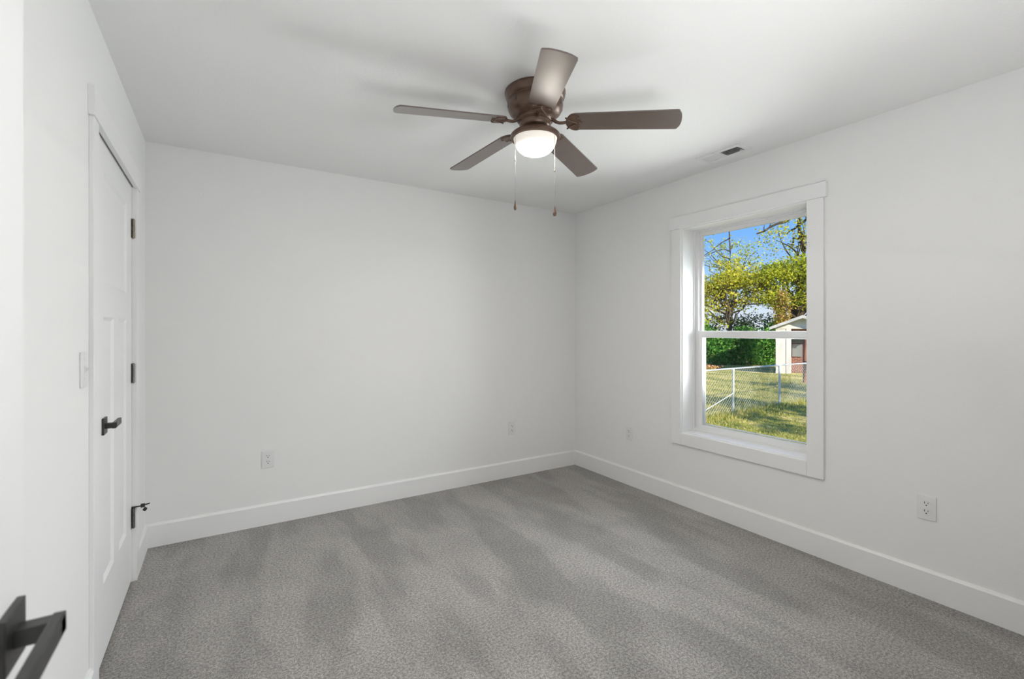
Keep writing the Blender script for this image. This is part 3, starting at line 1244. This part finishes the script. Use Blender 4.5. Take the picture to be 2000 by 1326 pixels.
# hedge along the far side of the lawn
hd = tag(empty('hedge', (28.4, 14.1, GZ)), 'dense dark green hedge along the far edge of the lawn left of the shed', 'hedge')
cs = []
ha, hb = Vector((25.0, 17.6, 0)), Vector((31.4, 11.6, 0))
hn = Vector((.68, .73, 0))
for i in range(620):
    t_ = random.random()
    q = ha.lerp(hb, t_) + hn * random.uniform(-.5, .9)
    hz = 2.05 + .3 * math.sin(t_ * 9) + .2 * math.sin(t_ * 23)
    cs.append((q.x, q.y, GZ + .1 + random.random() ** .8 * hz))
quads('foliage', leaves(cs, 46, (.22, .22, .20), .17), LEAF_D, hd)
bm = bmesh.new()
for i in range(16):
    q = ha.lerp(hb, (i + .5) / 16) + hn * random.uniform(0, .4)
    tube(bm, wiggle((q.x, q.y, GZ - .05), (q.x + random.gauss(0, .2), q.y + random.gauss(0, .2), GZ + 1.8), 4, .05), [.05, .045, .035, .025, .015], 6)
build('stems', bm, BARK, hd, 60)

# leaf litter at the foot of the hedge
lp = leaves([(24.6 + random.uniform(-.9, .9), 13.9 + random.uniform(-.7, .7), GZ + .10) for _ in range(50)], 14, (.15, .15, .05), .12)
tag(quads('leaf_litter', lp, LEAF_T), 'orange tan dry leaf litter at the foot of the hedge', 'leaves', kind='stuff')

tree('shade_tree', 'wide yellow green tree with a dark leaning trunk behind the hedge', 'tree', (28.7, 14.6, GZ), (28.2, 15.0, 4.2), .17,
     [((27.0, 16.6, 4.1), (1.5, 1.5, .8), 62), ((27.2, 16.3, 2.9), (1.3, 1.3, .75), 34), ((28.5, 15.2, 4.3), (1.4, 1.4, .85), 60), ((28.9, 14.8, 3.1), (1.2, 1.2, .6), 18),
      ((29.6, 14.0, 4.6), (1.4, 1.4, .8), 62), ((28.9, 15.0, 5.6), (.7, .7, .6), 12), ((29.9, 13.4, 3.5), (1.2, 1.2, .6), 22), ((27.6, 16.0, 1.8), (1.5, 1.5, .6), 14)], LEAF_Y, 44, (.30, .30, .17), .155, G, 34)
tree('shade_tree', 'forked yellow tree right behind the white gabled roof', 'tree', (30.7, 11.8, GZ), (30.9, 11.7, 4.0), .22,
     [((30.2, 12.7, 4.5), (1.4, 1.4, .9), 66), ((31.0, 11.8, 5.1), (1.4, 1.4, .9), 62), ((31.7, 10.8, 4.3), (1.3, 1.3, 1.3), 72), ((31.2, 11.4, 3.4), (1.1, 1.1, .7), 30),
      ((32.2, 10.1, 5.8), (1.0, 1.0, 1.3), 50), ((30.0, 12.8, 3.3), (1.0, 1.0, .6), 22), ((32.0, 10.3, 2.6), (.8, .8, .9), 26)], LEAF_G, 44, (.30, .30, .18), .155, G, 30,
     extra=[((30.75, 11.8, 1.2), (29.4, 13.2, 4.2), .13), ((30.75, 11.8, 1.4), (31.4, 10.9, 4.6), .12)])
tree('ivy_tree', 'narrow orange and gold leaved tree trunk standing left of the white gable', 'tree', (28.4, 11.35, GZ), (28.4, 11.35, 3.4), .16,
     [((28.4, 11.35, 2.2), (.36, .36, 1.5), 46), ((28.4, 11.35, .6), (.3, .3, 1.2), 20)], LEAF_R, 34, (.14, .14, .2), .15, G, 6)
tree('tall_tree', 'tall sparse tree with bare slanting limbs against the sky at upper right', 'tree', (36.0, 14.1, GZ), (36.1, 14.1, 10.2), .20,
     [((35.8, 14.6, 8.4), (2.4, 2.4, 1.7), 80), ((36.6, 13.2, 7.4), (1.3, 1.3, 2.2), 70)], LEAF_Y, 12, (.3, .3, .22), .17, G, 20,
     extra=[((36.1, 14.1, 9.7), (34.4, 16.4, 8.5), .13), ((36.1, 14.1, 9.0), (37.6, 12.6, 10.4), .10)])
tree('slender_tree', 'slender thinly leaved tree rising against the blue sky at upper left', 'tree', (32.6, 17.2, GZ), (32.4, 17.3, 8.6), .11,
     [((31.4, 18.6, 7.0), (1.9, 1.9, 1.3), 46), ((32.6, 17.2, 7.3), (1.2, 1.2, 1.2), 34), ((33.4, 16.2, 6.8), (1.0, 1.0, 1.0), 26)], LEAF_G, 11, (.26, .26, .18), .16, G, 20)
tree('far_shrub', 'dark olive shrub seen above the left half of the hedge', 'shrub', (29.5, 17.6, GZ), (29.4, 17.6, 1.7), .10,
     [((28.6, 18.6, 1.2), (2.2, 2.2, 1.3), 90), ((30.4, 16.6, 1.3), (1.8, 1.8, 1.2), 90)], LEAF_O, 26, (.25, .25, .2), .15, 'shrubs behind the hedge', 14)
tree('far_shrub', 'dark olive shrub between the leaning tree and the orange one', 'shrub', (32.3, 14.2, GZ), (32.2, 14.2, 1.7), .10,
     [((32.0, 14.6, 1.3), (1.9, 1.9, 1.3), 100), ((33.3, 13.0, 1.4), (1.3, 1.3, 1.2), 50)], LEAF_O, 26, (.25, .25, .2), .15, 'shrubs behind the hedge', 14)
# trees out of view to the right of the window, whose shade streaks the lawn
for bx0, by0, hz, lab in [(12.6, -10.5, 5.6, 'leafy tree on the lawn to the right of the window, nearest the house'), (18.4, -8.6, 5.4, 'leafy tree on the lawn to the right of the window, in the middle'), (26.2, -8.0, 6.4, 'leafy tree on the lawn to the right of the window, farthest off')]:
    tree('lawn_tree', lab, 'tree', (bx0, by0, GZ), (bx0 + .2, by0, hz), .2,
         [((bx0 - 1.6, by0, hz - .6), (.8, 1.0, .9), 14), ((bx0 + .3, by0 + .3, hz + .4), (.9, 1.0, 1.1), 18), ((bx0 + 1.9, by0 - .5, hz - 1.5), (.9, 1.2, .8), 16), ((bx0 - .6, by0, hz - 2.2), (1.0, .9, .45), 12), ((bx0 + 3.0, by0, hz - .3), (.45, .8, .5), 8)],
         LEAF_G, 24, (.28, .3, .16), .26, 'lawn trees beside the house', 16)
